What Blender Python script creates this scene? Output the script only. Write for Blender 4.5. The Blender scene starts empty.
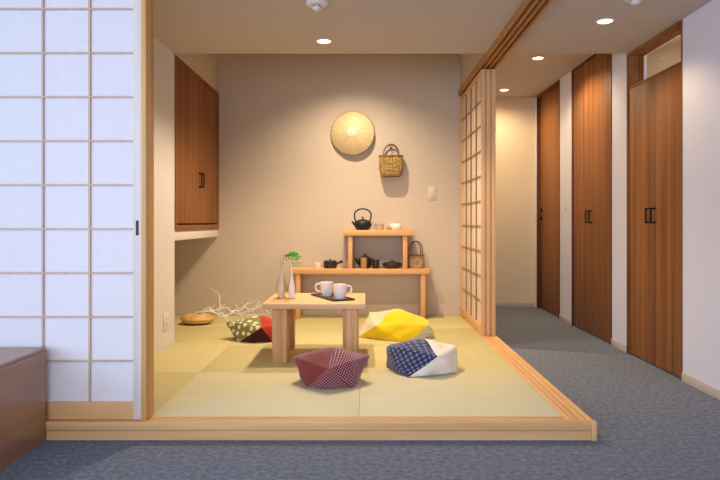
import bpy, bmesh, math, random
from mathutils import Vector, Matrix
random.seed(11)
R = math.radians
S = bpy.context.scene
COL = S.collection
EYE = 1.055
F = 0.09            # height of the raised tatami floor

# ------------------------------------------------------------------ materials
def L(r, g, b):
    f = lambda c: (c/12.92 if c <= .04045 else ((c+.055)/1.055)**2.4)
    return (f(r/255), f(g/255), f(b/255), 1)

def newmat(name, rough=.6, spec=.3):
    m = bpy.data.materials.new(name); m.use_nodes = True
    nt = m.node_tree; b = nt.nodes['Principled BSDF']
    b.inputs['Roughness'].default_value = rough
    b.inputs['Specular IOR Level'].default_value = spec
    return m, nt, b

def N(nt, t, **kw):
    n = nt.nodes.new(t)
    for k, v in kw.items():
        if k in n.inputs: n.inputs[k].default_value = v
        else: setattr(n, k, v)
    return n

def ramp(nt, stops):
    n = nt.nodes.new('ShaderNodeValToRGB'); e = n.color_ramp.elements
    while len(e) < len(stops): e.new(.5)
    for i, (p, c) in enumerate(stops): e[i].position = p; e[i].color = c
    return n

def coords(nt, scale=(1,1,1), out='Object', rot=(0,0,0)):
    tc = nt.nodes.new('ShaderNodeTexCoord'); mp = nt.nodes.new('ShaderNodeMapping')
    mp.inputs['Scale'].default_value = scale; mp.inputs['Rotation'].default_value = rot
    nt.links.new(tc.outputs[out], mp.inputs[0]); return mp.outputs[0]

def bump(nt, b, h, strength=.2, dist=.002):
    n = N(nt, 'ShaderNodeBump', Strength=strength, Distance=dist)
    nt.links.new(h, n.inputs['Height']); nt.links.new(n.outputs[0], b.inputs['Normal'])

def plain(name, c, rough=.6, spec=.3, metal=0, noise=.0, nscale=40):
    m, nt, b = newmat(name, rough, spec); b.inputs['Metallic'].default_value = metal
    v = coords(nt)
    n = N(nt, 'ShaderNodeTexNoise', Scale=nscale, Detail=3.0); nt.links.new(v, n.inputs['Vector'])
    k = noise
    lo = tuple(x*(1-k) for x in c[:3])+(1,); hi = tuple(min(1, x*(1+k)) for x in c[:3])+(1,)
    r = ramp(nt, [(.3, lo), (.7, hi)]); nt.links.new(n.outputs[0], r.inputs[0])
    nt.links.new(r.outputs[0], b.inputs['Base Color'])
    return m

def wood(name, lo, hi, axis=2, across=14, along=.5, rough=.5, spec=.3, fine=True):
    m, nt, b = newmat(name, rough, spec)
    sc = [across]*3; sc[axis] = along
    v = coords(nt, tuple(sc))
    n = N(nt, 'ShaderNodeTexNoise', Scale=1.0, Detail=5.0, Roughness=.6, Distortion=.25); nt.links.new(v, n.inputs['Vector'])
    sc2 = [across*9]*3; sc2[axis] = along*5
    v2 = coords(nt, tuple(sc2))
    n2 = N(nt, 'ShaderNodeTexNoise', Scale=1.0, Detail=2.0); nt.links.new(v2, n2.inputs['Vector'])
    mx = N(nt, 'ShaderNodeMix', data_type='FLOAT'); mx.inputs[0].default_value = .3 if fine else 0
    nt.links.new(n.outputs[0], mx.inputs[2]); nt.links.new(n2.outputs[0], mx.inputs[3])
    mid = tuple((a+c)/2 for a, c in zip(lo, hi))
    r = ramp(nt, [(.3, lo), (.5, mid), (.7, hi)]); nt.links.new(mx.outputs[0], r.inputs[0])
    nt.links.new(r.outputs[0], b.inputs['Base Color'])
    bump(nt, b, n2.outputs[0], .08, .001)
    return m

def wallpaper(name, c, k=.05):
    m, nt, b = newmat(name, .9, .1)
    v = coords(nt, (1, 1, .25))
    n = N(nt, 'ShaderNodeTexNoise', Scale=160.0, Detail=3.0); nt.links.new(v, n.inputs['Vector'])
    lo = tuple(x*(1-k) for x in c[:3])+(1,); hi = tuple(min(1, x*(1+k)) for x in c[:3])+(1,)
    r = ramp(nt, [(.3, lo), (.7, hi)]); nt.links.new(n.outputs[0], r.inputs[0])
    nt.links.new(r.outputs[0], b.inputs['Base Color']); bump(nt, b, n.outputs[0], .15, .002)
    return m

def carpet_mat():
    m, nt, b = newmat('carpet_pile', 1.0, .05)
    v = coords(nt)
    n = N(nt, 'ShaderNodeTexNoise', Scale=190.0, Detail=4.0, Roughness=.75); nt.links.new(v, n.inputs['Vector'])
    n2 = N(nt, 'ShaderNodeTexNoise', Scale=38.0, Detail=3.0); nt.links.new(v, n2.inputs['Vector'])
    mx = N(nt, 'ShaderNodeMix', data_type='FLOAT'); mx.inputs[0].default_value = .35
    nt.links.new(n.outputs[0], mx.inputs[2]); nt.links.new(n2.outputs[0], mx.inputs[3])
    r = ramp(nt, [(.34, L(80,87,98)), (.5, L(116,123,135)), (.66, L(153,158,168))])
    nt.links.new(mx.outputs[0], r.inputs[0]); nt.links.new(r.outputs[0], b.inputs['Base Color'])
    bump(nt, b, n.outputs[0], .6, .006)
    return m

def tatami_mat_mat(name, c, along_x):
    m, nt, b = newmat(name, .55, .3)
    v = coords(nt, (4, 260, 4) if along_x else (260, 4, 4))
    n = N(nt, 'ShaderNodeTexNoise', Scale=1.0, Detail=2.0); nt.links.new(v, n.inputs['Vector'])
    v2 = coords(nt, (.5, 30, 1) if along_x else (30, .5, 1))
    n2 = N(nt, 'ShaderNodeTexNoise', Scale=1.5, Detail=2.0); nt.links.new(v2, n2.inputs['Vector'])
    mx = N(nt, 'ShaderNodeMix', data_type='FLOAT'); mx.inputs[0].default_value = .5
    nt.links.new(n.outputs[0], mx.inputs[2]); nt.links.new(n2.outputs[0], mx.inputs[3])
    lo = tuple(x*.92 for x in c[:3])+(1,); hi = tuple(x*1.06 for x in c[:3])+(1,)
    r = ramp(nt, [(.3, lo), (.7, hi)]); nt.links.new(mx.outputs[0], r.inputs[0])
    nt.links.new(r.outputs[0], b.inputs['Base Color']); bump(nt, b, n.outputs[0], .25, .002)
    return m

def paper_mat(name, c, trans=.35):
    m, nt, b = newmat(name, .9, .1)
    v = coords(nt)
    n = N(nt, 'ShaderNodeTexNoise', Scale=25.0, Detail=5.0, Roughness=.7); nt.links.new(v, n.inputs['Vector'])
    lo = tuple(x*.95 for x in c[:3])+(1,)
    r = ramp(nt, [(.3, lo), (.7, c)]); nt.links.new(n.outputs[0], r.inputs[0])
    nt.links.new(r.outputs[0], b.inputs['Base Color'])
    t = N(nt, 'ShaderNodeBsdfTranslucent'); nt.links.new(r.outputs[0], t.inputs[0])
    ms = N(nt, 'ShaderNodeMixShader'); ms.inputs[0].default_value = trans
    nt.links.new(b.outputs[0], ms.inputs[1]); nt.links.new(t.outputs[0], ms.inputs[2])
    nt.links.new(ms.outputs[0], nt.nodes['Material Output'].inputs[0])
    return m

def glass_mat(name, rough=.02, tint=(1,1,1,1)):
    m, nt, b = newmat(name, rough, .5)
    b.inputs['Base Color'].default_value = tint
    b.inputs['Transmission Weight'].default_value = 1.0; b.inputs['IOR'].default_value = 1.45
    v = coords(nt); n = N(nt, 'ShaderNodeTexNoise', Scale=8.0); nt.links.new(v, n.inputs['Vector']); bump(nt, b, n.outputs[0], .02, .001)
    return m

def emit(name, c, s):
    m, nt, b = newmat(name, .4, .3)
    b.inputs['Base Color'].default_value = c
    b.inputs['Emission Color'].default_value = c; b.inputs['Emission Strength'].default_value = s
    return m

def woven(name, lo, hi, scale=60, dark=None):
    m, nt, b = newmat(name, .6, .25)
    v = coords(nt, (1,1,1), 'UV')
    br = N(nt, 'ShaderNodeTexBrick', Scale=float(scale)); br.offset = .5
    br.inputs['Color1'].default_value = lo; br.inputs['Color2'].default_value = hi
    br.inputs['Mortar'].default_value = dark or tuple(x*.3 for x in lo[:3])+(1,)
    br.inputs['Mortar Size'].default_value = .06; br.inputs['Brick Width'].default_value = .9; br.inputs['Row Height'].default_value = .45
    nt.links.new(v, br.inputs['Vector'])
    nt.links.new(br.outputs['Color'], b.inputs['Base Color'])
    inv = N(nt, 'ShaderNodeMath', operation='SUBTRACT'); inv.inputs[0].default_value = 1
    nt.links.new(br.outputs['Fac'], inv.inputs[1]); bump(nt, b, inv.outputs[0], .6, .004)
    return m

def fabric(name, base, noise=.12):
    m, nt, b = newmat(name, .85, .15)
    b.inputs['Sheen Weight'].default_value = .3
    v = coords(nt)
    n = N(nt, 'ShaderNodeTexNoise', Scale=300.0, Detail=2.0); nt.links.new(v, n.inputs['Vector'])
    n2 = N(nt, 'ShaderNodeTexNoise', Scale=9.0, Detail=3.0); nt.links.new(v, n2.inputs['Vector'])
    lo = tuple(x*(1-noise) for x in base[:3])+(1,); hi = tuple(min(1, x*(1+noise)) for x in base[:3])+(1,)
    r = ramp(nt, [(.3, lo), (.7, hi)]); nt.links.new(n.outputs[0], r.inputs[0])
    nt.links.new(r.outputs[0], b.inputs['Base Color']); bump(nt, b, n2.outputs[0], .35, .02)
    return m, nt, b, r

def dotted(name, base, dot, pitch, rad, cross=False, stagger=False):
    m, nt, b, r = fabric(name, base)
    v = coords(nt, (1/pitch, 1/pitch, 1), 'UV', (0,0,R(45) if stagger else 0))
    fr = N(nt, 'ShaderNodeVectorMath', operation='FRACTION'); nt.links.new(v, fr.inputs[0])
    sb = N(nt, 'ShaderNodeVectorMath', operation='SUBTRACT'); nt.links.new(fr.outputs[0], sb.inputs[0]); sb.inputs[1].default_value = (.5,.5,0)
    if cross:
        ab = N(nt, 'ShaderNodeVectorMath', operation='ABSOLUTE'); nt.links.new(sb.outputs[0], ab.inputs[0])
        sp = N(nt, 'ShaderNodeSeparateXYZ'); nt.links.new(ab.outputs[0], sp.inputs[0])
        mn = N(nt, 'ShaderNodeMath', operation='MINIMUM'); nt.links.new(sp.outputs[0], mn.inputs[0]); nt.links.new(sp.outputs[1], mn.inputs[1])
        mxx = N(nt, 'ShaderNodeMath', operation='MAXIMUM'); nt.links.new(sp.outputs[0], mxx.inputs[0]); nt.links.new(sp.outputs[1], mxx.inputs[1])
        l1 = N(nt, 'ShaderNodeMath', operation='LESS_THAN'); nt.links.new(mn.outputs[0], l1.inputs[0]); l1.inputs[1].default_value = rad*.35
        l2 = N(nt, 'ShaderNodeMath', operation='LESS_THAN'); nt.links.new(mxx.outputs[0], l2.inputs[0]); l2.inputs[1].default_value = rad
        fac = N(nt, 'ShaderNodeMath', operation='MULTIPLY'); nt.links.new(l1.outputs[0], fac.inputs[0]); nt.links.new(l2.outputs[0], fac.inputs[1])
    else:
        sp = N(nt, 'ShaderNodeSeparateXYZ'); nt.links.new(sb.outputs[0], sp.inputs[0])
        cb = N(nt, 'ShaderNodeCombineXYZ'); nt.links.new(sp.outputs[0], cb.inputs[0]); nt.links.new(sp.outputs[1], cb.inputs[1])
        ln = N(nt, 'ShaderNodeVectorMath', operation='LENGTH'); nt.links.new(cb.outputs[0], ln.inputs[0])
        fac = N(nt, 'ShaderNodeMath', operation='LESS_THAN'); nt.links.new(ln.outputs['Value'], fac.inputs[0]); fac.inputs[1].default_value = rad
    mx = N(nt, 'ShaderNodeMix', data_type='RGBA'); nt.links.new(fac.outputs[0], mx.inputs[0])
    nt.links.new(r.outputs[0], mx.inputs[6]); mx.inputs[7].default_value = dot
    nt.links.new(mx.outputs[2], b.inputs['Base Color'])
    return m

def flowered(name, base, dot, core, scale):
    m, nt, b, r = fabric(name, base)
    v = coords(nt, (scale, scale, 1), 'UV')
    vo = N(nt, 'ShaderNodeTexVoronoi', Scale=1.0, Randomness=.45); vo.voronoi_dimensions = '2D'
    nt.links.new(v, vo.inputs['Vector'])
    rp = ramp(nt, [(0, core), (.05, core), (.08, dot), (.24, dot), (.28, base)]); nt.links.new(vo.outputs['Distance'], rp.inputs[0])
    nt.links.new(rp.outputs[0], b.inputs['Base Color'])
    return m

def straw_mat():
    m, nt, b = newmat('sedge_straw', .6, .25)
    tc = nt.nodes.new('ShaderNodeTexCoord'); sp = nt.nodes.new('ShaderNodeSeparateXYZ'); nt.links.new(tc.outputs['Object'], sp.inputs[0])
    at = N(nt, 'ShaderNodeMath', operation='ARCTAN2'); nt.links.new(sp.outputs[0], at.inputs[0]); nt.links.new(sp.outputs[2], at.inputs[1])
    cb = nt.nodes.new('ShaderNodeCombineXYZ'); nt.links.new(at.outputs[0], cb.inputs[0]); nt.links.new(sp.outputs[1], cb.inputs[1])
    mp = N(nt, 'ShaderNodeMapping'); mp.inputs['Scale'].default_value = (9, 2, 1); nt.links.new(cb.outputs[0], mp.inputs[0])
    n = N(nt, 'ShaderNodeTexNoise', Scale=1.6, Detail=6.0, Roughness=.7); nt.links.new(mp.outputs[0], n.inputs['Vector'])
    r = ramp(nt, [(.3, L(190,164,112)), (.5, L(212,190,142)), (.7, L(224,204,160))]); nt.links.new(n.outputs[0], r.inputs[0])
    nt.links.new(r.outputs[0], b.inputs['Base Color']); bump(nt, b, n.outputs[0], .3, .003)
    return m

M = {}
M['wall_greige'] = wallpaper('greige_wallpaper', L(206,190,166))
M['wall_white'] = wallpaper('white_wallpaper', L(222,214,206), .03)
M['wall_daylit'] = wallpaper('daylight_tinted_wallpaper', L(218,216,221), .03)  # white wallpaper with the cool daylight tinted into its colour
M['wall_cream'] = wallpaper('cream_wallpaper', L(228,212,184), .03)
M['ceiling'] = wallpaper('ceiling_paper', L(194,184,172), .03)
M['carpet'] = carpet_mat()
M['hinoki_x'] = wood('cypress_grain_x', L(206,150,90), L(236,188,128), 0, 22, .7)
M['hinoki_y'] = wood('cypress_grain_y', L(206,150,90), L(236,188,128), 1, 22, .7)
M['hinoki_z'] = wood('cypress_grain_z', L(204,148,90), L(234,186,128), 2, 22, .7)
M['post'] = wood('post_grain', L(196,142,76), L(236,188,118), 2, 30, .5)
M['teak'] = wood('teak_grain', L(100,58,30), L(170,112,62), 2, 13, .25, .52, .2)
M['teak_dark'] = plain('teak_frame', L(92,52,30), .5, .3, 0, .15, 30)
M['bench_wood'] = wood('bench_grain', L(152,104,72), L(194,144,106), 1, 16, .6, .28, .6)
M['black_metal'] = plain('black_metal', L(26,24,24), .35, .5, .6, .1)
M['iron'] = plain('cast_iron', L(28,29,32), .5, .5, .3, .3, 200)
M['dark_clay'] = plain('dark_clay', L(52,42,40), .45, .4, 0, .2, 60)
M['dark_clay2'] = plain('black_clay', L(34,30,30), .35, .5, 0, .2, 60)
M['tan_clay'] = plain('tan_clay', L(176,136,84), .5, .4, 0, .18, 40)
M['white_china'] = plain('white_china', L(252,240,224), .2, .5, 0, .02)
M['grey_glaze'] = plain('grey_glaze', L(190,172,148), .3, .5, 0, .2, 60)
M['sage_glaze'] = plain('sage_glaze', L(176,168,136), .3, .5, 0, .15, 60)
M['switch'] = plain('beige_plastic', L(214,200,178), .5, .3, 0, .01)
M['plastic'] = plain('white_plastic', L(226,216,204), .4, .4, 0, .01)
M['slot'] = plain('dark_slot', L(60,58,60), .5, .3, 0, .05)
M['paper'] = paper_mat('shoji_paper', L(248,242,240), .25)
M['paper_lamplit'] = paper_mat('shoji_paper_side', L(255,246,226), .5)  # same paper, warm lamplight put into its tint
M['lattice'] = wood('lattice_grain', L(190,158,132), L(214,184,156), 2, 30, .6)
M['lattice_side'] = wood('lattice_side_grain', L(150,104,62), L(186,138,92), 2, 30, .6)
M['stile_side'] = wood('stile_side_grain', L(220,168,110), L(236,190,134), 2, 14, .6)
M['track'] = wood('track_grain', L(148,100,54), L(196,146,90), 1, 24, .6)
M['stile'] = wood('stile_daylit_grain', L(216,198,180), L(236,222,206), 2, 30, .6)  # whitish tone paints reflected daylight onto the wood
M['straw'] = straw_mat(); M['pale_straw'] = plain('pale_straw', L(226,206,172), .6, .2, 0, .05)
M['bamboo'] = woven('bamboo_weave', L(150,110,50), L(224,192,112), 60)
M['rattan'] = woven('rattan_weave', L(164,132,84), L(222,192,132), 50)
M['cane'] = plain('cane_handle', L(122,84,48), .5, .4, 0, .2, 80)
M['tray'] = plain('black_lacquer', L(30,26,27), .3, .5, 0, .1)
M['glass'] = glass_mat('clear_glass', .02, (1,.93,.85,1)); M['glass'].node_tree.nodes['Principled BSDF'].inputs['IOR'].default_value = 1.18
M['pane'] = glass_mat('window_glass', .05); M['pane'].node_tree.nodes['Principled BSDF'].inputs['IOR'].default_value = 1.04
M['vase_white'] = plain('white_porcelain', L(252,240,226), .25, .5, 0, .03)
M['leaf'] = plain('green_leaf', L(112,192,58), .45, .4, 0, .45, 60)
M['leaf_pale'] = plain('pale_leaf', L(150,186,110), .5, .4, 0, .3, 60)
M['branch'] = plain('bleached_wood', L(252,246,236), .7, .2, 0, .1, 60)
M['pouf'] = wood('tan_wicker', L(204,156,92), L(240,198,130), 2, 20, 30)
M['light'] = emit('lamp_lens', (1, .86, .64, 1), 9)
M['heater'] = plain('grey_trim', L(196,186,172), .6, .3, 0, .03)
M['tat'] = [tatami_mat_mat('rush_pale', L(212,205,166), True), tatami_mat_mat('rush_sheen_light', L(208,194,136), False),
            tatami_mat_mat('rush_sheen_dark', L(198,186,128), True)]  # yellow and olive tones paint in the alternating sheen of the weave
M['table_x'] = wood('table_grain_x', L(218,166,114), L(240,196,146), 0, 16, .8, .4)
M['table_z'] = wood('table_grain_z', L(172,118,70), L(240,190,130), 2, 34, .9, .5)
M['maroon'] = fabric('maroon_cloth', L(124,50,44))[0]
M['maroon_dot'] = dotted('maroon_dotted_cloth', L(112,42,48), L(220,172,182), .0135, .22, stagger=True)
M['navy'] = dotted('navy_cross_cloth', L(42,46,80), L(122,124,150), .030, .33, cross=True, stagger=True)
M['offwhite'] = fabric('offwhite_cloth', L(232,222,206), .04)[0]
M['yellow'] = fabric('yellow_cloth', L(238,204,20), .06)[0]
M['cream'] = dotted('cream_figured_cloth', L(222,210,176), L(206,190,146), .03, .25)
M['green'] = flowered('green_flower_cloth', L(128,128,56), L(238,230,200), L(214,190,130), 17)
M['red'] = fabric('red_cloth', L(176,48,22), .1)[0]
M['plum'] = fabric('dark_plum_cloth', L(70,18,26), .1)[0]

# ------------------------------------------------------------------ mesh helpers
class MB:
    def __init__(self):
        self.bm = bmesh.new(); self.uv = self.bm.loops.layers.uv.new('UVMap')
    def box(self, x0, x1, y0, y1, z0, z1, bev=0.0):
        t = bmesh.new()
        bmesh.ops.create_cube(t, size=1)
        for v in t.verts:
            v.co = Vector(((x0+x1)/2+v.co.x*(x1-x0), (y0+y1)/2+v.co.y*(y1-y0), (z0+z1)/2+v.co.z*(z1-z0)))
        if bev: bmesh.ops.bevel(t, geom=t.edges[:], offset=bev, segments=2, profile=.5, affect='EDGES')
        self.merge(t); return self
    def merge(self, t, mat=None):
        if mat is not None: t.transform(mat)
        me = bpy.data.meshes.new('tmp'); t.to_mesh(me); t.free()
        self.bm.from_mesh(me); bpy.data.meshes.remove(me)
    def lathe(self, prof, seg=40, mat=None, cx=0, cy=0, sx=1, sy=1, uvk=1.0):
        bm = self.bm; mat = mat or Matrix.Identity(4); rows = []
        for r, z in prof:
            if r < 1e-6: rows.append([bm.verts.new(mat @ Vector((cx, cy, z)))]*seg)
            else: rows.append([bm.verts.new(mat @ Vector((cx+r*sx*math.cos(2*math.pi*i/seg), cy+r*sy*math.sin(2*math.pi*i/seg), z))) for i in range(seg)])
        acc = 0
        for a in range(len(rows)-1):
            d = math.hypot(prof[a+1][0]-prof[a][0], prof[a+1][1]-prof[a][1])
            rr = max(p[0] for p in prof)
            for i in range(seg):
                j = (i+1) % seg
                vs = []; uvs = []
                for v, u, w in ((rows[a][i], i, acc), (rows[a][j], i+1, acc), (rows[a+1][j], i+1, acc+d), (rows[a+1][i], i, acc+d)):
                    if v not in vs: vs.append(v); uvs.append((u/seg*2*math.pi*rr*uvk, w*uvk))
                if len(vs) >= 3:
                    try:
                        f = bm.faces.new(vs)
                        for l, q in zip(f.loops, uvs): l[self.uv].uv = q
                    except ValueError: pass
            acc += d
        return self
    def tube(self, pts, rad, seg=10, closed=False, cap=True):
        bm = self.bm; pts = [Vector(p) for p in pts]; n = len(pts)
        rads = rad if isinstance(rad, (list, tuple)) else [rad]*n
        rows = []; ref = None
        for i, p in enumerate(pts):
            if closed: d = pts[(i+1) % n]-pts[i-1]
            else: d = pts[min(i+1, n-1)]-pts[max(i-1, 0)]
            d.normalize()
            if ref is None: ref = d.orthogonal().normalized()
            ref = (ref-d*ref.dot(d))
            if ref.length < 1e-4: ref = d.orthogonal()
            ref.normalize(); b = d.cross(ref)
            rows.append([bm.verts.new(p+(ref*math.cos(2*math.pi*k/seg)+b*math.sin(2*math.pi*k/seg))*rads[i]) for k in range(seg)])
        m = n if closed else n-1
        for i in range(m):
            a, b2 = rows[i], rows[(i+1) % n]
            for k in range(seg):
                f = bm.faces.new((a[k], a[(k+1) % seg], b2[(k+1) % seg], b2[k]))
                for l, q in zip(f.loops, ((0, i), (.01, i), (.01, i+1), (0, i+1))): l[self.uv].uv = q
        if cap and not closed:
            bm.faces.new(rows[0][::-1]); bm.faces.new(rows[-1])
        return self
    def build(self, name, mat, parent=None, loc=None, smooth=True):
        bm = self.bm
        bmesh.ops.recalc_face_normals(bm, faces=bm.faces[:])
        for f in bm.faces: f.smooth = smooth
        for e in bm.edges:
            if len(e.link_faces) == 2 and e.calc_face_angle(0) > .62: e.smooth = False
        me = bpy.data.meshes.new(name); bm.to_mesh(me); bm.free()
        for mm in (mat if isinstance(mat, list) else [mat]): me.materials.append(mm)
        o = bpy.data.objects.new(name, me); COL.objects.link(o)
        if parent: o.parent = parent
        if loc: o.location = loc
        return o

def tag(o, label=None, cat=None, group=None, kind=None):
    if label: o['label'] = label
    if cat: o['category'] = cat
    if group: o['group'] = group
    if kind: o['kind'] = kind
    return o

def thing(name, label, cat, loc=(0,0,0), rz=0, group=None):
    o = bpy.data.objects.new(name, None); o.empty_display_size = .05; COL.objects.link(o)
    o.location = loc; o.rotation_euler = (0,0,rz)
    return tag(o, label, cat, group)

def struct(name, mb, mat, parent=None, label=None):
    o = mb.build(name, mat, parent)
    if not parent: tag(o, label, None, None, 'structure')
    return o

def copy_tree(o, parent=None):
    c = o.copy(); COL.objects.link(c); c.parent = parent
    for ch in [x for x in bpy.data.objects if x.parent == o]: copy_tree(ch, c)
    return c

def arc(cx, cz, rx, rz, a0, a1, n=16, y=0):
    return [(cx+rx*math.cos(R(a0+(a1-a0)*i/n)), y, cz+rz*math.sin(R(a0+(a1-a0)*i/n))) for i in range(n+1)]

# ------------------------------------------------------------------ setting
XR, XI, XO = 2.10, 0.975, 1.110           # right wall, inner / outer face of the sliding-screen track
YF, YT, YS, YB, YE = 2.99, 3.08, 4.95, 6.43, 7.70   # sill front, tatami front, soffit end, back wall, corridor end
XL = -1.535
struct('floor', MB().box(-3.6, 2.9, -1.6, YE+.1, -.1, 0), M['carpet'], label='grey carpet floor')
struct('ceiling', MB().box(-3.6, 2.3, -1.6, YS, 2.4, 2.98), M['ceiling'], label='lower white ceiling')
struct('ceiling.001', MB().box(XO, 2.3, YS, YE+.1, 2.6, 2.98), M['ceiling'], label='corridor ceiling')
struct('ceiling.002', MB().box(-2.35, XI, YS, YB+.1, 2.95, 3.05), M['ceiling'], label='raised ceiling over the tatami room')
struct('wall_back', MB().box(-2.35, XO, YB, YB+.1, 0, 2.95), M['wall_greige'])
struct('wall_left', MB().box(XL-.12, XL, YT+.03, YS+.02, 0, 2.4), M['wall_white'])
wl = MB(); wl.box(-2.35, -2.25, YS, YB, 0, 2.95); wl.box(-2.25, XL-.12, YS-.08, YS+.02, 0, 2.4)
struct('wall_niche', wl, M['wall_greige'])
struct('wall_above_cabinet', MB().box(-2.25, XL, YS+.0, YB, 2.396, 2.95), M['wall_greige'])
struct('wall_above_track', MB().box(XI, XO, YS, YB, 2.42, 2.98), M['wall_greige'])
struct('wall_corridor_left', MB().box(XI, XO, YB+.1, YE+.1, 0, 2.6), M['wall_white'])
struct('wall_end', MB().box(XO, 2.3, YE, YE+.1, 0, 2.6), M['wall_cream'])
struct('wall_front', MB().box(-3.6, -2.09, YF+.02, YT, 0, 2.4), M['wall_white'])
struct('wall_far_left', MB().box(-3.7, -3.6, -1.6, YT, 0, 2.4), M['wall_white'])
D = [(4.112, 4.985, 2.398), (5.293, 6.32, 2.599), (6.715, 7.61, 2.599)]
wr = MB(); y0 = -1.6
for a, b, h in D:
    wr.box(XR, XR+.16, y0, a, 0, 2.6); wr.box(XR, XR+.16, a, b, h, 2.6); y0 = b
wr.box(XR, XR+.16, y0, YE+.1, 0, 2.6)
struct('wall_right', wr, M['wall_daylit'])
# room behind the transom: pale walls, lit by an added fill light
cl = MB(); cl.box(3.0, 3.05, 3.9, 5.2, 1.9, 2.6); cl.box(XR+.16, 3.0, 3.85, 3.9, 1.9, 2.6); cl.box(XR+.16, 3.0, 5.2, 5.25, 1.9, 2.6)
cl.box(XR+.16, 3.0, 3.9, 5.2, 2.55, 2.6); cl.box(XR+.16, 3.0, 3.9, 5.2, 1.9, 1.93)
struct('wall_behind_transom', cl, M['wall_greige'])
for i, (a, b) in enumerate(((-1.6, D[0][0]-.004), (D[0][1]+.004, D[1][0]-.004), (D[1][1]+.004, D[2][0]-.004))):
    struct('baseboard_right' + ('' if i == 0 else '.%03d' % i), MB().box(XR-.010, XR, a, b, 0, .06, .002), M['heater'])
struct('baseboard_end', MB().box(XO, XR-.01, YE-.010, YE, 0, .06, .002), M['heater'])
struct('baseboard_back', MB().box(-2.25, XI, YB-.006, YB, F, F+.018), M['heater'])

# raised floor, sills, tracks, post
struct('trim_floor_base', MB().box(-2.25, XI, YT, YB, 0, F-.03), M['hinoki_x'])
fs = MB()
fs.box(-2.3, XO, YF, YF+.035, .048, F, .004)
fs.box(-2.3, XI+.02, YF+.037, YF+.062, .048, F-.002, .002); fs.box(-2.3, XI, YF+.064, YT, .048, F-.001, .002)
fs.box(-2.3, XO-.006, YF+.008, YT, 0, .045)
struct('trim_front_sill', fs, M['hinoki_x'])
struct('trim_corner', MB().box(XO-.022, XO+.004, YF-.004, YF+.03, 0, F+.002, .003), M['hinoki_z'])
ss = MB()
w = (XO-XI)/4
for k in range(4): ss.box(XI+k*w+.0015, XI+(k+1)*w-.0015, YF+.036, YB, .03, F-(0 if k in (0, 3) else .001), .002)
ss.box(XI, XO-.006, YF+.036, YB, 0, F-.006)
struct('trim_side_sill', ss, M['hinoki_y'])
rl = MB(); rl.box(XI-.018, XO-.012, YF, YB, 2.385, 2.42)
for k in range(4): rl.box(XI-.018+k*.0427, XI+.0-.001+k*.0427, YF, YB, 2.358, 2.386, .002)
struct('trim_side_track', rl, M['track'])
fr = MB(); fr.box(-2.3, XI-.01, YF, YT, 2.385, 2.41)
for k in range(3): fr.box(-2.3, XI-.01, YF+k*.036, YF+.018+k*.036, 2.345, 2.386, .002)
struct('trim_front_track', fr, M['hinoki_x'])
po = MB(); po.box(-1.087, -1.063, YF+.005, YT+.03, F-.005, 2.4, .003); po.box(-1.065, -1.0615, YF+.04, YF+.075, F-.005, 2.4, .001)
struct('trim_post', po, M['post'])

# tatami mats
rowsY = [YT+.001, 3.985, 4.82, 5.62, YB-.008]
cX = [-1.07, -.035, XI-.001]
WH = [['pale tatami mat at the front, left of centre behind the sill', 'pale tatami mat at the front right corner by the sill'],
      ['tatami mat under the front of the low table and maroon cushion', 'tatami mat under the navy and white cushion'],
      ['tatami mat under the back of the low table and the flowered cushion', 'tatami mat under the yellow cushion'],
      ['rear tatami mat under the left half of the display shelf', 'rear tatami mat in the back right corner by the sliding screens']]
def mat(x0, x1, y0, y1, m, label):
    o = MB().box(x0-(x0+x1)/2+.0004, x1-(x0+x1)/2-.0004, y0-(y0+y1)/2+.0004, y1-(y0+y1)/2-.0004, 0, .03, .0015).build('tatami_mat', m, None, ((x0+x1)/2, (y0+y1)/2, F-.03))
    tag(o, label, 'tatami mat', 'tatami mats of the raised floor')
for r in range(4):
    for c in range(2):
        mat(cX[c], cX[c+1], rowsY[r], rowsY[r+1], M['tat'][0 if r == 0 else (1, 2)[(r+c) % 2]], WH[r][c])
for x0, y0, y1, k, lab in ((XL+.001, YT+.001, 3.985, 2, 'narrow tatami mat beside the left wall nearest the front sill'),
                        (XL+.001, 3.985, YS+.02, 1, 'narrow tatami mat beside the left wall below the outlet'),
                        (-2.249, YS+.021, 5.70, 2, 'tatami mat running into the near half of the left niche'),
                        (-2.249, 5.70, YB-.008, 1, 'tatami mat under the tan wicker basket in the niche corner')):
    mat(x0, cX[0], y0, y1, M['tat'][k], lab)

# ------------------------------------------------------------------ corridor doors
def pull(parent, x, y, z0, z1, s):
    mb = MB(); t = .006
    mb.box(x-.042, x-.030, y-t, y+t, z0, z1, .002)
    for z in (z0, z1-.012): mb.box(x-.034, x, y-t, y+t, z, z+.012, .002)
    return tag(mb.build('handle', M['black_metal'], parent), 'black bar pull handle')
def door_frame(d, a, b, h, w=.022, m='teak_dark', dep=.12):
    mb = MB(); mb.box(XR-.006, XR+dep, a, a+w, 0, h, .002); mb.box(XR-.006, XR+dep, b-w, b, 0, h, .002); mb.box(XR-.006, XR+dep, a+w, b-w, h-w, h, .002)
    return mb.build('frame', M[m], d)
def leaf(d, a, b, z0, z1, x=XR+.006):
    o = MB().box(x, x+.035, a+.002, b-.002, z0, z1, .002).build('door_leaf', M['teak'], d); return o
d1 = tag(bpy.data.objects.new('door_1', None), 'double teak closet door with transom window, nearest on the right wall', None, None, 'structure'); COL.objects.link(d1); d1.location = (0,0,0)
a, b, h = D[0]; door_frame(d1, a, b, h, .012, 'teak', .13)
md = (a+b)/2
l1 = leaf(d1, a+.012, md, .012, 2.112); l2 = leaf(d1, md, b-.012, .012, 2.112)
pull(l1, XR+.006, md-.040, 1.045, 1.16, -1); pull(l2, XR+.006, md+.040, 1.045, 1.16, 1)
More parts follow.
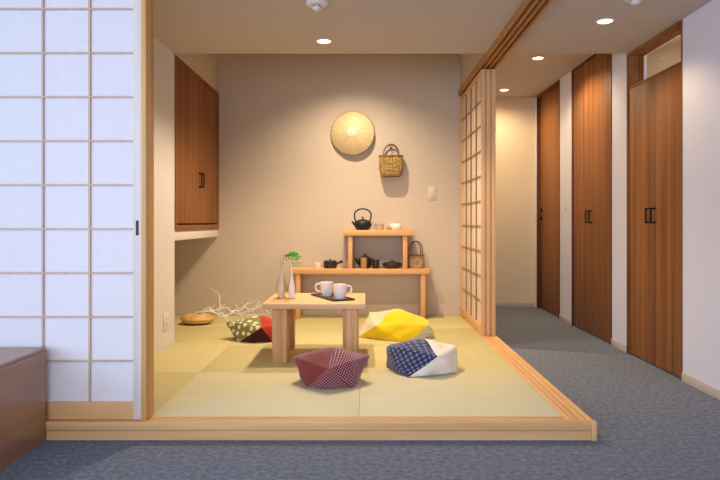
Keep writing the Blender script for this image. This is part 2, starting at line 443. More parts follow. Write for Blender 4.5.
tf = MB(); tf.box(XR+.005, XR+.13, a+.012, b-.012, 2.114, 2.13)
tf.build('transom_rail', M['teak'], d1)
MB().box(XR+.112, XR+.118, a+.012, b-.012, 2.13, h-.012).build('transom_glass', M['pane'], d1)
d2 = tag(bpy.data.objects.new('door_2', None), 'middle double teak closet door on the right corridor wall', None, None, 'structure'); COL.objects.link(d2)
a, b, h = D[1]; door_frame(d2, a, b, h, .02)
md = (a+b)/2
l1 = leaf(d2, a+.02, md, .012, h-.02); l2 = leaf(d2, md, b-.02, .012, h-.02)
pull(l1, XR+.006, md-.036, 1.045, 1.165, -1); pull(l2, XR+.006, md+.036, 1.045, 1.165, 1)
d3 = tag(bpy.data.objects.new('door_3', None), 'farthest single teak door with lever handle in the corridor', None, None, 'structure'); COL.objects.link(d3)
a, b, h = D[2]; door_frame(d3, a, b, h, .03)
l3 = leaf(d3, a+.03, b-.03, .012, h-.03, XR+.03)
mb = MB(); x = XR+.03; yy = b-.10
mb.lathe([(0,0),(.024,0),(.024,.008),(.012,.012),(.012,.05),(0,.05)], 20, Matrix.Translation((x, yy, 1.10)) @ Matrix.Rotation(-math.pi/2, 4, 'Y'))
mb.box(x-.058, x-.044, yy-.115, yy+.012, 1.092, 1.108, .003)
tag(mb.build('handle', M['black_metal'], l3), 'black lever handle')
mb = MB(); mb.lathe([(0,0),(.024,0),(.024,.010),(.018,.014),(0,.014)], 20, Matrix.Translation((x, yy, 1.20)) @ Matrix.Rotation(-math.pi/2, 4, 'Y'))
tag(mb.build('lock', M['black_metal'], l3), 'round black lock above the lever')

# ------------------------------------------------------------------ wall cabinet over the niche
struct('trim_niche_ledge', MB().box(-2.25, XL, YS+.02, YB, .905, .985, .002), M['wall_white'])
wc = thing('wall_cabinet', 'teak two-door cabinet built into the left wall above the niche', 'cabinet', (XL, (YS+.02+YB)/2, .985))
hl = (YB-YS-.02)/2-.004; H = 1.408
cb = MB(); t = .022
cb.box(-.5, .012, -hl, -hl+t, 0, H, .002); cb.box(-.5, .012, hl-t, hl, 0, H, .002)
cb.box(-.5, .012, -hl+t, hl-t, 0, .045, .002); cb.box(-.5, .012, -hl+t, hl-t, H-t, H, .002); cb.box(-.5, -.48, -hl+t, hl-t, .045, H-t)
cb.build('carcass', M['teak'], wc)
for s in (-1, 1):
    y0, y1 = (-hl+t+.003, -.0025) if s < 0 else (.0025, hl-t-.003)
    dr = MB().box(-.024, .004, y0, y1, .058, H-t-.003, .002).build('door', M['teak'], wc)
    hb = MB(); ym = s*.038; z0, z1 = .385, .52
    hb.box(.030, .042, ym-.006, ym+.006, z0, z1, .002)
    for z in (z0, z1-.012): hb.box(.004, .034, ym-.006, ym+.006, z, z+.012, .002)
    tag(hb.build('handle', M['black_metal'], dr), 'black bar pull handle')

# ------------------------------------------------------------------ shoji screens
def shoji(root, W, cols, z_top, pitch, th, stile_w, brail, mats, xo=0, rows=10):
    """local frame: x along width 0..W (right edge at W), y thickness, z from 0"""
    H = z_top
    for a, b in ((0, stile_w), (W-stile_w, W)): MB().box(a, b, -th/2, th/2, 0, H, .002).build('stile', mats[0], root)
    for a, b in ((0, brail), (brail-.012+pitch*rows, H)): MB().box(stile_w, W-stile_w, -th/2, th/2, a, b, .002).build('rail', mats[1], root)
    k = MB(); cw = (W-2*stile_w)/cols; q = .0045; zb = brail-.016
    for i in range(1, cols): k.box(xo+stile_w+i*cw-q, xo+stile_w+i*cw+q, -th/2+.004, -.002, brail, zb+pitch*rows)
    for i in range(1, rows): k.box(stile_w, W-stile_w, -th/2+.005, -.002, zb+i*pitch-q, zb+i*pitch+q)
    k.build('lattice', mats[2], root)
    MB().box(stile_w, W-stile_w, -.001, .001, brail, brail+pitch*rows).build('paper', mats[3], root)
fs_ = thing('shoji_screen', 'large white paper sliding screen at the left front beside the post', 'sliding screen', (-2.106, YF+.055, F))
shoji(fs_, 1.018, 4, 2.262, .2155, .034, .0505, .085, (M['stile'], M['hinoki_x'], M['lattice'], M['paper']), .014)
fp = MB(); fp.box(.982, .996, -.0195, -.0165, .90, .972, .001); fp.box(.9845, .9935, -.0200, -.0180, .904, .968)
tag(fp.build('finger_pull', M['black_metal'], fs_), 'dark recessed finger pull')
nm = ['innermost paper sliding screen facing the tatami room, at the back right corner',
      'middle paper sliding screen stacked in the side track, only its edge showing',
      'outer paper sliding screen stacked in the side track next to the corridor']
for i in range(3):
    # width runs along +y; lattice faces the tatami room (-x)
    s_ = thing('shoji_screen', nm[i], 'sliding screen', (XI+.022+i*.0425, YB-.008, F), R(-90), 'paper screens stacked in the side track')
    shoji(s_, 1.165, 4, 2.262, .2155, .0355, .034, .085, (M['stile_side'], M['hinoki_y'], M['lattice_side'], M['paper_lamplit']))

# ------------------------------------------------------------------ lamps, detectors, wall plates
def downlight(loc, label, watts, col=(1,.78,.52), angle=125, blend=.5, on=True):
    t = thing('downlight', label, 'ceiling light', loc, 0, 'recessed downlights')
    MB().lathe([(.047,-.001),(.047,-.004),(.058,-.006),(.064,-.003),(.064,0),(.047,0)], 40).build('trim_ring', M['plastic'], t)
    MB().lathe([(0,-.004),(.03,-.004),(.046,-.0015),(.046,-.0005),(0,-.0005)], 40).build('lens', M['light'], t)
    l = bpy.data.lights.new('downlight_lamp', 'SPOT'); l.energy = watts; l.color = col; l.spot_size = R(angle); l.spot_blend = blend; l.shadow_soft_size = .035
    o = bpy.data.objects.new('downlight_lamp', l); COL.objects.link(o); o.parent = t; o.location = (0,0,-.012)
    return t
WARM = (1, .80, .58)
downlight((-.312, 4.61, 2.4), 'lit round downlight in the lower ceiling above the low table', 125, WARM, 140)
downlight((1.60, 4.15, 2.4), 'lit downlight in the lower ceiling nearest the camera, above the corridor', 30, (1, .76, .48), 130)
downlight((1.62, 5.84, 2.6), 'lit downlight in the raised corridor ceiling, second from the end wall', 70, (1, .76, .48), 150)
downlight((1.615, 7.25, 2.6), 'lit downlight at the far end of the corridor before the end wall', 62, (1, .76, .48), 165, 1.0)
ul = bpy.data.lights.new('upper_ceiling_lamp', 'SPOT'); ul.energy = 225; ul.color = WARM; ul.spot_size = R(118); ul.spot_blend = .9; ul.shadow_soft_size = .035
uo = bpy.data.objects.new('upper_ceiling_lamp', ul); COL.objects.link(uo); uo.location = (-.12, 5.62, 2.938)
def smoke(loc, label):
    t = thing('smoke_detector', label, 'smoke detector', loc, 0, 'ceiling smoke detectors')
    MB().lathe([(0,0),(.068,0),(.068,-.012),(.06,-.022),(.03,-.026),(0,-.026)], 40).build('base', M['plastic'], t)
    MB().lathe([(.022,-.024),(.022,-.03),(.03,-.034),(.03,-.042),(.018,-.052),(0,-.053)], 32).build('sensor_cap', M['plastic'], t)
    s = MB()
    for k in range(6):
        an = R(60*k+30); s.merge(MB().box(-.006,.006,.026,.0305,-.033,-.029).bm, Matrix.Rotation(an, 4, 'Z'))
    s.build('vent_slots', M['slot'], t)
smoke((-.30, 3.79, 2.4), 'white round smoke detector on the ceiling above the tatami room')
smoke((1.60, 3.68, 2.4), 'white round smoke detector on the ceiling at the corridor entrance')
sw = thing('light_switch', 'pale rectangular switch plate on the back wall near the screens', 'light switch', ((432-366)*6.42/620, YB, 1.355))
MB().box(-.039,.039,-.008,0,-.068,.068,.004).build('plate', M['switch'], sw)
MB().box(-.02,.02,-.012,-.007,-.035,.035,.002).build('rocker', M['switch'], sw)
ou = thing('power_outlet', 'white outlet plate low on the left wall', 'power outlet', (XL, 4.75, F+.20))
MB().box(0,.007,-.060,.060,-.066,.066,.003).build('plate', M['plastic'], ou)
so = MB().box(.006,.009,-.017,.017,-.035,.035,.002).build('socket', M['plastic'], ou)
for z in (-.018,.018):
    for y in (-.006,.006): MB().box(.0085,.0095,y-.001,y+.001,z-.005,z+.005).build('slot', M['slot'], so)
ws = thing('wall_button', 'tiny round button on the strip of wall between the far doors', 'wall button', (XR, 6.50, 1.20))
MB().lathe([(0,0),(.016,0),(.016,.006),(.008,.012),(0,.012)], 20, Matrix.Rotation(-math.pi/2, 4, 'Y')).build('button', M['heater'], ws)

# ------------------------------------------------------------------ foreground bench
bn = thing('bench', 'low brown wood-grain bench in the left foreground, cut by the frame', 'bench', (-2.04, 2.2, 0))
MB().box(-.50,.50,-.785,.785,.437,.453,.002).build('top', M['bench_wood'], bn)
MB().box(-.499,.499,-.784,.784,0,.436,.002).build('body', M['bench_wood'], bn)

# ------------------------------------------------------------------ low table
T0 = .50   # table top height over the carpet
lt = thing('low_table', 'square pale wood low table with four thick legs on the tatami', 'table', (-.36, 4.52, F))
MB().box(-.345,.355,-.325,.325,T0-F-.034,T0-F,.003).build('tabletop', M['table_x'], lt)
for x0, y0 in ((-.284,-.275),(.200,-.275),(-.290,.165),(.200,.165)):
    MB().box(x0,x0+.104,y0,y0+.104,0,T0-F-.034,.003).build('leg', M['table_z'], lt)

ty = thing('tray', 'slim black lacquer tray under the two cups on the low table', 'tray', (-.248, 4.545, T0), math.atan2(-.385, .192))
tr = MB(); tr.box(-.215,.215,-.085,.085,0,.006,.002)
tr.box(-.215,.215,-.085,-.080,.004,.011,.001); tr.box(-.215,.215,.080,.085,.004,.011,.001); tr.box(-.215,-.210,-.080,.080,.004,.011,.001); tr.box(.210,.215,-.080,.080,.004,.011,.001)
tr.build('dish', M['tray'], ty)

def teacup(loc, rz, label):
    t = thing('teacup', label, 'cup', loc, rz, 'white cups on the black tray')
    MB().lathe([(0,.004),(.030,.004),(.031,0),(.036,0),(.040,.012),(.046,.050),(.051,.100),(.0505,.1015),(.0485,.100),(.043,.050),(.036,.014),(0,.010)], 48).build('cup_body', M['white_china'], t)
    pts = [(.046,0,.083),(.060,0,.090),(.078,0,.085),(.086,0,.066),(.080,0,.047),(.063,0,.033),(.044,0,.030)]
    P = []
    for i in range(len(pts)-1):
        for k in range(4):
            u = k/4; P.append(Vector(pts[i]).lerp(Vector(pts[i+1]), u))
    P.append(Vector(pts[-1]))
    for _ in range(3): P = [P[0]]+[(P[i-1]+P[i]*2+P[i+1])/4 for i in range(1, len(P)-1)]+[P[-1]]
    MB().tube(P, .0065, 10).build('handle', M['white_china'], t)
teacup((-.292, 4.62, T0+.006), R(180), 'white cup with its handle to the left, at the back of the tray')
teacup((-.186, 4.45, T0+.006), R(15), 'white cup with its handle to the right, at the front of the tray')

# vases
v1 = thing('vase', 'taller clear glass bottle vase with white core on the low table', 'vase', (-.614, 4.52, T0))
MB().lathe([(0,0),(.026,0),(.034,.006),(.041,.035),(.042,.06),(.036,.10),(.022,.15),(.012,.19),(.0105,.23),(.010,.315),(.0075,.315),(.0085,.23),(.0115,.19),(.0205,.15),(.0345,.10),(.0405,.06),(.0395,.035),(.032,.010),(0,.006)], 40).build('glass_shell', M['glass'], v1)
tag(MB().lathe([(0,.008),(.020,.008),(.027,.035),(.028,.062),(.022,.11),(.013,.15),(.0085,.19),(.0075,.23),(.0068,.312),(0,.312)], 32).build('inner_core', M['vase_white'], v1), 'white opaque inner core')
v2 = thing('vase', 'slim white bud vase with a green sprig on the low table', 'vase', (-.539, 4.50, T0))
MB().lathe([(0,0),(.017,0),(.021,.005),(.0245,.04),(.023,.075),(.016,.12),(.009,.165),(.0065,.21),(.0065,.252),(.0045,.252),(.0045,.21),(0,.19)], 40).build('vase_body', M['vase_white'], v2)
sp = thing('green_sprig', 'small bunch of round green leaves standing in the slim vase', 'plant', (-.539, 4.50, T0+.235))
MB().tube([(0,0,-.02),(.001,0,.02),(-.002,.002,.05)], .002, 6).build('stem', M['leaf_pale'], sp)
def leaf_quad(mb, base, d, up, ln, wd):
    bm = mb.bm; d = d.normalized(); s = d.cross(up).normalized(); n = s.cross(d)
    rows = []
    for i in range(6):
        u = i/5; w = wd*math.sin(math.pi*(u*.86+.07)); c = base+d*ln*u+n*(math.sin(u*math.pi)*ln*.18)
        rows.append((bm.verts.new(c-s*w+n*w*.3), bm.verts.new(c), bm.verts.new(c+s*w+n*w*.3)))
    for i in range(5):
        for k in range(2): bm.faces.new((rows[i][k], rows[i][k+1], rows[i+1][k+1], rows[i+1][k]))
lf = MB(); rnd = random.Random(4)
for i in range(64):
    th = rnd.uniform(0, 2*math.pi); ph = rnd.uniform(-.25, 1.35)
    d = Vector((math.cos(th)*math.cos(ph), math.sin(th)*math.cos(ph), math.sin(ph)))
    leaf_quad(lf, Vector((.004,0,.048))+Vector((d.x*.043, d.y*.036, d.z*.034)), d+Vector((0,0,.2)), Vector((.1,.2,1)), rnd.uniform(.018,.030), rnd.uniform(.009,.015))
lf.build('foliage', M['leaf'], sp)
lg = MB()
for (ex, ez) in ((.055,.012),(.068,.022),(.045,.002),(.035,.0)):
    lg.tube([(0,0,.02),(ex*.5,-.01,ez+.012),(ex,-.015,ez)], .0015, 5)
    leaf_quad(lg, Vector((ex-.008,-.015,ez)), Vector((1,.1,.1)), Vector((0,.3,1)), .022, .006)
    leaf_quad(lg, Vector((ex*.6,-.01,ez+.008)), Vector((.6,-.5,.2)), Vector((0,.3,1)), .018, .005)
lg.build('trailing_leaves', M['leaf_pale'], sp)

# ------------------------------------------------------------------ cushions (four-gore bean cushions)
def cushion(label, base, bot, top, dome, puff, fmats, mats, cat='cushion', n=12):
    """bot / top: four (x, y[, z]) corners, world; top[i] sits between bot[i] and bot[i+1]; faces keyed 'T0'..'T3' (cap), 'U0'.. (top edge down), 'D0'.. (bottom edge up)"""
    cx = sum(p[0] for p in bot+top)/8; cy = sum(p[1] for p in bot+top)/8
    hz = sum(p[2] for p in top)/4
    t = thing('floor_cushion', label, cat, (cx, cy, F+.0006), 0, 'patchwork bean cushions on the tatami')
    B = [Vector((p[0]-cx, p[1]-cy, .0)) for p in bot]; Tt = [Vector((p[0]-cx, p[1]-cy, p[2])) for p in top]
    ct = sum(Tt, Vector())/4+Vector((0,0,dome)); cb_ = sum(B, Vector())/4
    C = Vector((0,0,hz*.5)); rad = sum((q-C).length for q in B+Tt)/8
    tris = []
    for i in range(4):
        j = (i+1) % 4
        tris.append(('T%d' % i, Tt[i], Tt[j], ct)); tris.append(('U%d' % i, Tt[i], Tt[j], B[j]))
        tris.append(('D%d' % i, B[i], B[j], Tt[i])); tris.append(('B', B[i], B[j], cb_))
    bm = bmesh.new(); uvl = bm.loops.layers.uv.new('UVMap'); cache = {}
    def pos(p):
        d = p-C; r = d.length
        sc = (1-puff)+puff*rad/max(r, 1e-4)
        if p.z < .002: q = C+d*(1+ (sc-1)*.25); q.z = p.z; return q
        q = C+d*max(1, sc) if sc > 1 else C+d*(1+(sc-1)*.5)
        # drape: pinch toward corners, gentle creases
        q += d.normalized()*(.004*math.sin(q.x*37+q.y*23)+.003*math.sin(q.z*61-q.x*29))
        if q.z < 0: q.z = 0
        return q
    def vert(p):
        q = pos(p); k = (round(q.x, 5), round(q.y, 5), round(q.z, 5))
        if k not in cache: cache[k] = bm.verts.new(q)
        return cache[k]
    for key, a, b, c in tris:
        e1 = (b-a).normalized(); nn = (b-a).cross(c-a).normalized(); e2 = nn.cross(e1); mi = fmats.get(key, 0)
        P = lambda i, j: a+(b-a)*(i/n)+(c-a)*(j/n)
        for i in range(n):
            for j in range(n-i):
                quad = [(i,j),(i+1,j),(i,j+1)]
                for tri in ([quad] + ([[(i+1,j),(i+1,j+1),(i,j+1)]] if i+j < n-1 else [])):
                    pts = [P(*q) for q in tri]; vs = [vert(p) for p in pts]
                    if len(set(vs)) < 3: continue
                    try: f = bm.faces.new(vs)
                    except ValueError: continue
                    f.material_index = 0; f.material_index = mi
                    for l, p in zip(f.loops, pts): l[uvl].uv = ((p-a).dot(e1), (p-a).dot(e2))
    bmesh.ops.recalc_face_normals(bm, faces=bm.faces[:])
    # one mesh part per cloth
    for mi, (pname, mm) in enumerate(mats):
        b2 = bm.copy()
        dead = [f for f in b2.faces if f.material_index != mi]
        bmesh.ops.delete(b2, geom=dead, context='FACES')
        if not b2.faces: b2.free(); continue
        for f in b2.faces: f.smooth = True; f.material_index = 0
        me = bpy.data.meshes.new(pname); b2.to_mesh(me); b2.free(); me.materials.append(mm)
        o = bpy.data.objects.new(pname, me); COL.objects.link(o); o.parent = t
    bm.free()
    # seam cord along the upper edges
    return t
# bot order: front-left, front-right, back-right, back-left ; top order: front, right, back, left  (top[i] between bot[i], bot[i+1])
cushion('maroon cushion with one plain and one dotted half, in front of the low table', None,
        [(-.348,3.62),(-.083,3.61),(-.083,3.88),(-.348,3.88)], [(-.215,3.53,.125),(.026,3.76,.160),(-.17,3.95,.132),(-.448,3.76,.152)], .004, .40,
        {'T0':1,'T1':1,'T2':0,'T3':0,'D0':1,'U0':1,'D1':1,'U1':1,'D2':0,'U2':0,'D3':0,'U3':0,'B':0}, [('plain_cloth', M['maroon']), ('dotted_cloth', M['maroon_dot'])])
cushion('cushion of navy crosses and off-white cloth on the tatami, right of the maroon one', None,
        [(.262,3.84),(.58,3.965),(.46,4.26),(.135,4.13)], [(.447,3.85,.130),(.60,4.12,.145),(.30,4.30,.128),(.135,4.09,.145)], .002, .33,
        {'T0':1,'T1':1,'T2':0,'T3':0,'D0':1,'U0':1,'D1':1,'U1':1,'D2':1,'U2':0,'D3':0,'U3':0,'B':1}, [('navy_cloth', M['navy']), ('white_cloth', M['offwhite'])])
cushion('plump yellow and cream cushion near the display shelf', None,
        [(-.08,5.20),(.31,5.01),(.60,5.20),(.2,5.46)], [(.10,5.09,.110),(.52,5.11,.115),(.45,5.40,.150),(.03,5.38,.185)], -.004, .42,
        {'T0':0,'T1':0,'T2':0,'T3':1,'D0':0,'U0':0,'D1':1,'U1':1,'D2':1,'U2':1,'D3':1,'U3':1,'B':0}, [('yellow_cloth', M['yellow']), ('cream_cloth', M['cream'])])
cushion('flower-dotted green, red and dark plum cushion behind the left table leg', None,
        [(-1.02,4.985),(-.75,4.985),(-.75,5.25),(-1.02,5.25)], [(-.83,4.92,.125),(-.655,5.12,.13),(-.87,5.34,.115),(-1.18,5.12,.148)], .004, .38,
        {'T0':1,'T1':1,'T2':0,'T3':0,'D0':2,'U0':1,'D1':2,'U1':1,'D2':0,'U2':0,'D3':0,'U3':0,'B':2}, [('flowered_cloth', M['green']), ('red_cloth', M['red']), ('plum_cloth', M['plum'])])

# ------------------------------------------------------------------ display shelf (two pieces)
BT = .589
db = thing('display_bench', 'long pale wood display bench along the back wall', 'shelf', (-.063, 6.28, F))
MB().box(-.70,.70,-.135,.14,BT-F-.052,BT-F,.003).build('top_board', M['hinoki_x'], db)
for x in (-.637, .608): MB().box(x,x+.045,-.125,.135,0,BT-F-.052,.003).build('leg', M['hinoki_z'], db)
ST = .975
ds = thing('display_stand', 'smaller pale wood stand set on top of the display bench', 'shelf', (.118, 6.28, BT))
MB().box(-.346,.346,-.135,.14,ST-BT-.056,ST-BT,.003).build('top_board', M['hinoki_x'], ds)
for x in (-.297, .249): MB().box(x,x+.044,-.12,.135,0,ST-BT-.056,.003).build('leg', M['hinoki_z'], ds)

# kettle
k = thing('kettle', 'black cast iron kettle with arched handle on the upper stand', 'kettle', (-.033, 6.27, ST))
kb = MB().lathe([(0,0),(.056,0),(.066,.008),(.084,.030),(.090,.052),(.087,.072),(.074,.090),(.054,.098),(.046,.099),(.042,.096),(0,.092)], 48)
kb.build('body', M['iron'], k)
ld = MB().lathe([(0,.111),(.012,.109),(.030,.106),(.045,.100),(.045,.097),(0,.097)], 40).build('lid', M['iron'], k)
MB().lathe([(0,.135),(.007,.134),(.011,.128),(.008,.120),(.005,.116),(.007,.109),(0,.109)], 20).build('knob', M['iron'], ld)
MB().tube([(-.072,0,.048),(-.090,0,.062),(-.100,0,.078),(-.112,0,.086)], [.017,.013,.010,.009], 14).build('spout', M['iron'], k)
hp = [(-.066,0,.080),(-.078,0,.105),(-.083,0,.135)]+arc(0,.148,.085,.066,172,8,18)+[(.083,0,.135),(.078,0,.105),(.066,0,.080)]
MB().tube(hp, .0075, 10).build('handle', M['iron'], k)

def bowl(name, label, cat, loc, r, h, mat, prof=None, group=None, foot=True):
    t = thing(name, label, cat, loc, 0, group)
    pr = prof or [(0,.004),(r*.45,.004),(r*.47,0),(r*.55,0),(r*.58,.006),(r*.86,h*.35),(r,h*.75),(r*.98,h),(r*.94,h),(r*.93,h*.75),(r*.78,h*.38),(r*.4,.012),(0,.010)]
    MB().lathe(pr, 40).build('bowl', mat, t); return t
g_ = bowl('tea_bowl', 'small grey-brown glazed bowl next to the kettle', 'bowl', (.137, 6.27, ST), .047, .062, M['grey_glaze'],
     [(0,.004),(.03,.004),(.031,0),(.036,0),(.041,.02),(.043,.045),(.047,.062),(.044,.062),(.040,.045),(.037,.02),(.03,.01),(0,.009)])
bowl('sake_cup', 'tiny sage glazed cup between the two bowls on the upper stand', 'cup', (.227, 6.25, ST), .022, .036, M['sage_glaze'])
bowl('tea_bowl', 'round white bowl at the right on the upper stand', 'bowl', (.300, 6.28, ST), .062, .064, M['white_china'],
     [(0,.004),(.034,.004),(.035,0),(.042,0),(.052,.010),(.062,.030),(.063,.045),(.058,.064),(.055,.064),(.059,.045),(.057,.030),(.046,.014),(0,.010)])
bowl('tea_bowl', 'small white cup-like bowl at the left of the side-handled teapot', 'bowl', (-.484, 6.27, BT), .046, .054, M['white_china'],
     [(0,.004),(.028,.004),(.029,0),(.034,0),(.042,.014),(.046,.054),(.043,.054),(.039,.016),(.03,.010),(0,.009)])
ky = thing('side_handled_teapot', 'dark clay teapot with a straight side handle on the display bench', 'teapot', (-.362, 6.27, BT))
MB().lathe([(0,0),(.056,0),(.064,.006),(.067,.03),(.067,.070),(.062,.074),(0,.074)], 44).build('body', M['dark_clay'], ky)
l_ = MB().lathe([(0,.080),(.03,.079),(.056,.077),(.058,.073),(0,.072)], 40).build('lid', M['dark_clay'], ky)
MB().lathe([(0,.094),(.008,.093),(.010,.088),(.006,.082),(.007,.078),(0,.078)], 20).build('knob', M['dark_clay'], l_)
MB().tube([(.058,0,.042),(.085,0,.052),(.11,0,.064),(.124,0,.070)], [.010,.010,.014,.016], 14).build('handle', M['dark_clay'], ky)
MB().tube([(-.03,-.05,.04),(-.04,-.068,.050),(-.045,-.078,.060)], [.012,.009,.007], 12).build('spout', M['dark_clay'], ky)

tp = thing('teapot', 'dark brown clay teapot under the stand behind a tan cup', 'teapot', (-.012, 6.30, BT))
MB().lathe([(0,0),(.045,0),(.052,.006),(.070,.035),(.075,.06),(.068,.085),(.050,.104),(.042,.108),(0,.106)], 44).build('body', M['dark_clay'], tp)
l_ = MB().lathe([(0,.124),(.02,.121),(.044,.112),(.048,.107),(0,.105)], 40).build('lid', M['dark_clay'], tp)
MB().lathe([(0,.146),(.008,.144),(.011,.138),(.007,.129),(.009,.120),(0,.120)], 20).build('knob', M['dark_clay'], l_)
MB().tube([(-.060,0,.045),(-.084,0,.070),(-.095,0,.092),(-.106,0,.098)], [.017,.012,.009,.008], 14).build('spout', M['dark_clay'], tp)
MB().tube([(.060,0,.088),(.088,0,.098),(.100,0,.08),(.094,0,.05),(.068,0,.030)], .006, 10).build('handle', M['dark_clay'], tp)
c1 = thing('tall_cup', 'tan straight cup standing before the brown teapot', 'cup', (-.022, 6.185, BT))
MB().lathe([(0,.004),(.026,.004),(.027,0),(.030,0),(.031,.03),(.034,.112),(.031,.112),(.028,.03),(.026,.010),(0,.009)], 36).build('cup_body', M['tan_clay'], c1)
c2 = thing('tall_cup', 'black cup with a pale inside, right of the brown teapot', 'cup', (.098, 6.22, BT))
MB().lathe([(0,0),(.030,0),(.032,.004),(.0355,.092),(.0345,.094),(.033,.094)], 36).build('cup_body', M['dark_clay2'], c2)
MB().lathe([(.0342,.0945),(.0325,.0945),(.031,.03),(.028,.010),(0,.009)], 36).build('lining', M['white_china'], c2)
pt = thing('lidded_pot', 'low black lidded dish under the right end of the stand', 'pot', (.262, 6.25, BT))
MB().lathe([(0,0),(.07,0),(.078,.006),(.094,.034),(.097,.046),(.090,.052),(0,.052)], 44, sy=.85).build('body', M['dark_clay2'], pt)
l_ = MB().lathe([(0,.066),(.05,.065),(.080,.060),(.092,.053),(.092,.050),(0,.050)], 44, sy=.85).build('lid', M['dark_clay2'], pt)
MB().tube([(-.022,0,.064),(-.017,0,.075),(.017,0,.075),(.022,0,.064)], .005, 8).build('knob', M['dark_clay2'], l_)

# baskets
def loft(mb, sections, n=48, e=.45, uvk=1):
    bm = mb.bm; rows = []
    for (hx, hy, z) in sections:
        row = []
        for i in range(n):
            a = 2*math.pi*i/n; c, s = math.cos(a), math.sin(a)
            row.append(bm.verts.new((hx*math.copysign(abs(c)**e, c), hy*math.copysign(abs(s)**e, s), z)))
        rows.append(row)
    acc = 0
    for a in range(len(rows)-1):
        d = max(math.dist(sections[a], sections[a+1]), 1e-4)
        for i in range(n):
            j = (i+1) % n; f = bm.faces.new((rows[a][i], rows[a][j], rows[a+1][j], rows[a+1][i]))
            per = 2.6*sections[a][0]
            for l, q in zip(f.loops, ((i/n*per*1.6, acc), ((i+1)/n*per*1.6, acc), ((i+1)/n*per*1.6, acc+d), (i/n*per*1.6, acc+d))): l[mb.uv].uv = (q[0]*uvk, q[1]*uvk)
        acc += d
    bm.faces.new(rows[0][::-1]); bm.faces.new(rows[-1])
    return mb
def rim_pts(hx, hy, z, n=48, e=.45):
    return [(hx*math.copysign(abs(math.cos(2*math.pi*i/n))**e, math.cos(2*math.pi*i/n)), hy*math.copysign(abs(math.sin(2*math.pi*i/n))**e, math.sin(2*math.pi*i/n)), z) for i in range(n)]
bk = thing('wall_basket', 'golden woven bamboo handbag basket hanging on the back wall', 'basket', (.257, YB-.062, 1.520))
loft(MB(), [(.085,.04,0),(.104,.05,.012),(.112,.054,.05),(.122,.056,.07),(.124,.055,.11),(.124,.052,.19),(.120,.05,.215),(.115,.046,.214),(.115,.046,.05)]).build('body', M['bamboo'], bk)
MB().tube(rim_pts(.122,.052,.212), .006, 8, True).build('rim', M['cane'], bk)
for y in (-.040, .040):
    MB().tube([(-.078,y,.185)]+[(px,y*.75,pz) for px,_,pz in arc(0,.235,.076,.095,178,2,20)]+[(.078,y,.185)], .0065, 10).build('handle', M['cane'], bk)
hk = thing('wall_hook', 'small metal hook on the back wall holding the bamboo basket', 'hook', (.257, YB, 1.815))
MB().tube([(0,0,.012),(0,-.02,.008),(0,-.045,0),(0,-.06,.004),(0,-.064,.016)], .004, 8).build('hook_arm', M['black_metal'], hk)
MB().lathe([(0,0),(.011,0),(.011,.004),(0,.004)], 16, Matrix.Translation((0,0,.012)) @ Matrix.Rotation(math.pi/2, 4, 'X')).build('hook_plate', M['black_metal'], hk)
b2 = thing('handbag_basket', 'small brown woven basket with tall loop handle at the right of the display bench', 'basket', (.512, 6.27, BT))
loft(MB(), [(.062,.045,0),(.078,.055,.006),(.084,.058,.04),(.080,.054,.09),(.074,.048,.128),(.070,.044,.128),(.074,.048,.05)], e=.7).build('body', M['rattan'], b2)
MB().tube(rim_pts(.075,.049,.128,e=.7), .006, 8, True).build('rim', M['cane'], b2)
for y, sh in ((-.042, -.012), (.042, .012)):
    MB().tube([(-.062+sh,y,.11)]+[(px+sh,y*.8,pz) for px,_,pz in arc(-.010,.180,.060,.092,190,-8,20)]+[(.050+sh,y,.11)], .0055, 10).build('handle', M['cane'], b2)

# straw hat on the wall (apex toward the room)
ht = thing('straw_hat', 'round conical straw hat hanging on the back wall', 'hat', ((352.5-366)*6.4/620, YB-.004, EYE+(222-133)*6.38/620))
mt = Matrix.Rotation(math.pi/2, 4, 'X')
MB().lathe([(.222,.000),(.226,.004),(.224,.010),(.18,.036),(.12,.060),(.050,.080),(.050,.078),(.12,.056),(.18,.032),(.218,.004)], 72, mt).build('brim', M['straw'], ht)
ht.rotation_euler = (-R(3), 0, -R(5)); ht.location.y -= .017
tag(MB().lathe([(.052,.0795),(.050,.083),(.03,.089),(0,.092),(0,.081)], 40, mt).build('crown_disc', M['pale_straw'], ht), 'pale round disc at the peak')
MB().tube([(.225*math.cos(2*math.pi*i/64), -.005, .225*math.sin(2*math.pi*i/64)) for i in range(64)], .0045, 8, True).build('rim_band', M['cane'], ht)

# wicker basket + bleached branches in the corner
wk = thing('wicker_basket', 'low round tan wicker basket on the tatami beside the niche', 'basket', (-1.60, 5.88, F))
MB().lathe([(0,0),(.09,0),(.12,.010),(.148,.034),(.155,.050),(.148,.066),(.12,.084),(.08,.094),(.05,.098),(.045,.092),(.06,.06),(0,.05)], 48, sy=.9).build('body', M['pouf'], wk)
tag(MB().lathe([(0,.0006),(.115,.0006),(.128,.012),(.121,.013),(.09,.004),(0,.003)], 48, sy=.9).build('foot', M['teak_dark'], wk), 'dark base of the basket')
def at(x, y, Y): return Vector(((x-366)*Y/620, Y, EYE+(222-y)*Y/620))
Z = lambda u, v, Y: at(160+u/4.8, 270+v/4.8, Y)
br = thing('branch_bundle', 'bare white bleached branches spreading from the wicker basket along the back wall', 'branches', (-1.55, 5.95, F+.09))
o0 = Vector((-1.55, 5.95, F+.09)); rb = random.Random(7)
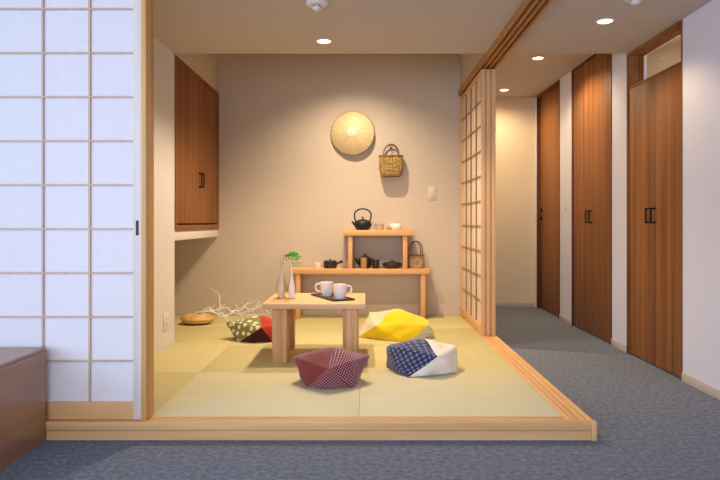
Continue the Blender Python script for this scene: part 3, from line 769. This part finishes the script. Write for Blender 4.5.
paths = [([(170,208,5.9),(200,198,5.9),(235,183,5.9),(258,205,5.9),(290,208,5.85),(316,216,5.8),(326,246,5.72)], .0062),
         ([(180,210,5.92),(225,198,5.95),(262,195,6.0),(290,185,6.0),(320,182,6.0),(345,200,6.0),(375,212,6.0),(420,214,6.02),(470,216,6.02),(520,216,6.0)], .0045),
         ([(285,190,6.0),(289,160,6.05),(281,118,6.1),(262,102,6.12),(240,80,6.15)], .0030),
         ([(345,200,6.0),(392,190,6.05),(405,175,6.08),(440,152,6.1),(458,146,6.1)], .0028),
         ([(405,175,6.08),(430,190,6.05),(465,182,6.05),(500,175,6.05),(528,212,6.0)], .0028),
         ([(440,200,6.05),(470,170,6.08),(505,160,6.1),(525,185,6.1),(545,200,6.1)], .0026),
         ([(262,205,5.95),(300,222,5.9),(340,210,5.95),(360,196,6.0),(392,206,6.0),(440,196,6.02)], .0035),
         ([(235,183,5.9),(245,182,5.85),(270,215,5.8),(300,205,5.8),(318,232,5.78)], .0036)]
bb = MB()
for pts, r0 in paths:
    P = []
    for i in range(len(pts)-1):
        a, b = Z(*pts[i]), Z(*pts[i+1])
        for q in range(3): P.append(a.lerp(b, q/3)+Vector((rb.uniform(-1,1), rb.uniform(-1,1), rb.uniform(-1,1)))*.006)
    P.append(Z(*pts[-1])); P = [p-o0 for p in P]
    for p in P: p.z = max(p.z, -.084)
    r0 *= 1.5
    bb.tube(P, [r0*(1-.6*i/(len(P)-1)) for i in range(len(P))], 7)
    for q in range(3):
        i = rb.randrange(2, len(P)-2); d = Vector((rb.uniform(-.5,1), rb.uniform(-.6,.5), rb.uniform(.1,1))).normalized()
        a = P[i]; ln = rb.uniform(.05,.11); m1 = a+d*ln*.5+Vector((rb.uniform(-.015,.015), 0, rb.uniform(-.012,.012)))
        e_ = a+d*ln+Vector((rb.uniform(-.02,.02), 0, 0))
        bb.tube([a, m1, e_], [r0*.45, r0*.35, r0*.2], 6)
bb.build('twigs', M['branch'], br)

# ------------------------------------------------------------------ light
w = bpy.data.worlds.new('World'); S.world = w; w.use_nodes = True
wn = w.node_tree; bg = wn.nodes['Background']; bg.inputs[0].default_value = (.46, .60, 1, 1); bg.inputs[1].default_value = .55
def area(name, loc, tgt, size, e, c):
    l = bpy.data.lights.new(name, 'AREA'); l.shape = 'RECTANGLE'; l.size, l.size_y = size; l.energy = e; l.color = c
    o = bpy.data.objects.new(name, l); COL.objects.link(o); o.location = loc
    o.rotation_euler = (Vector(tgt)-Vector(loc)).to_track_quat('-Z', 'Y').to_euler(); return o
area('window_daylight', (-1.2, -1.5, 1.5), (-.9, 3.2, 1.0), (3.6, 1.9), 140, (.64, .75, 1))
area('side_fill_light', (-3.4, -.3, 1.4), (2.1, 2.6, 1.0), (1.8, 1.6), 95, (.48, .64, 1))  # added cool fill light, brightens the right wall
pl = bpy.data.lights.new('transom_fill_light', 'POINT'); pl.energy = 4; pl.color = WARM; pl.shadow_soft_size = .05  # added fill, keeps the space behind the transom from going dark
po_ = bpy.data.objects.new('transom_fill_light', pl); COL.objects.link(po_); po_.location = (2.7, 4.5, 2.1)

# ------------------------------------------------------------------ camera
cd = bpy.data.cameras.new('Camera'); cam = bpy.data.objects.new('Camera', cd); COL.objects.link(cam)
cam.location = (0, 0, EYE); cam.rotation_euler = (R(90), 0, 0)
cd.sensor_width = 36; cd.lens = 620/720*36; cd.shift_x = -6/720; cd.shift_y = -18/720; cd.clip_start = .05
S.camera = cam
S.view_settings.view_transform = 'Standard'; S.view_settings.look = 'None'
S.view_settings.exposure = .1; S.view_settings.gamma = 1
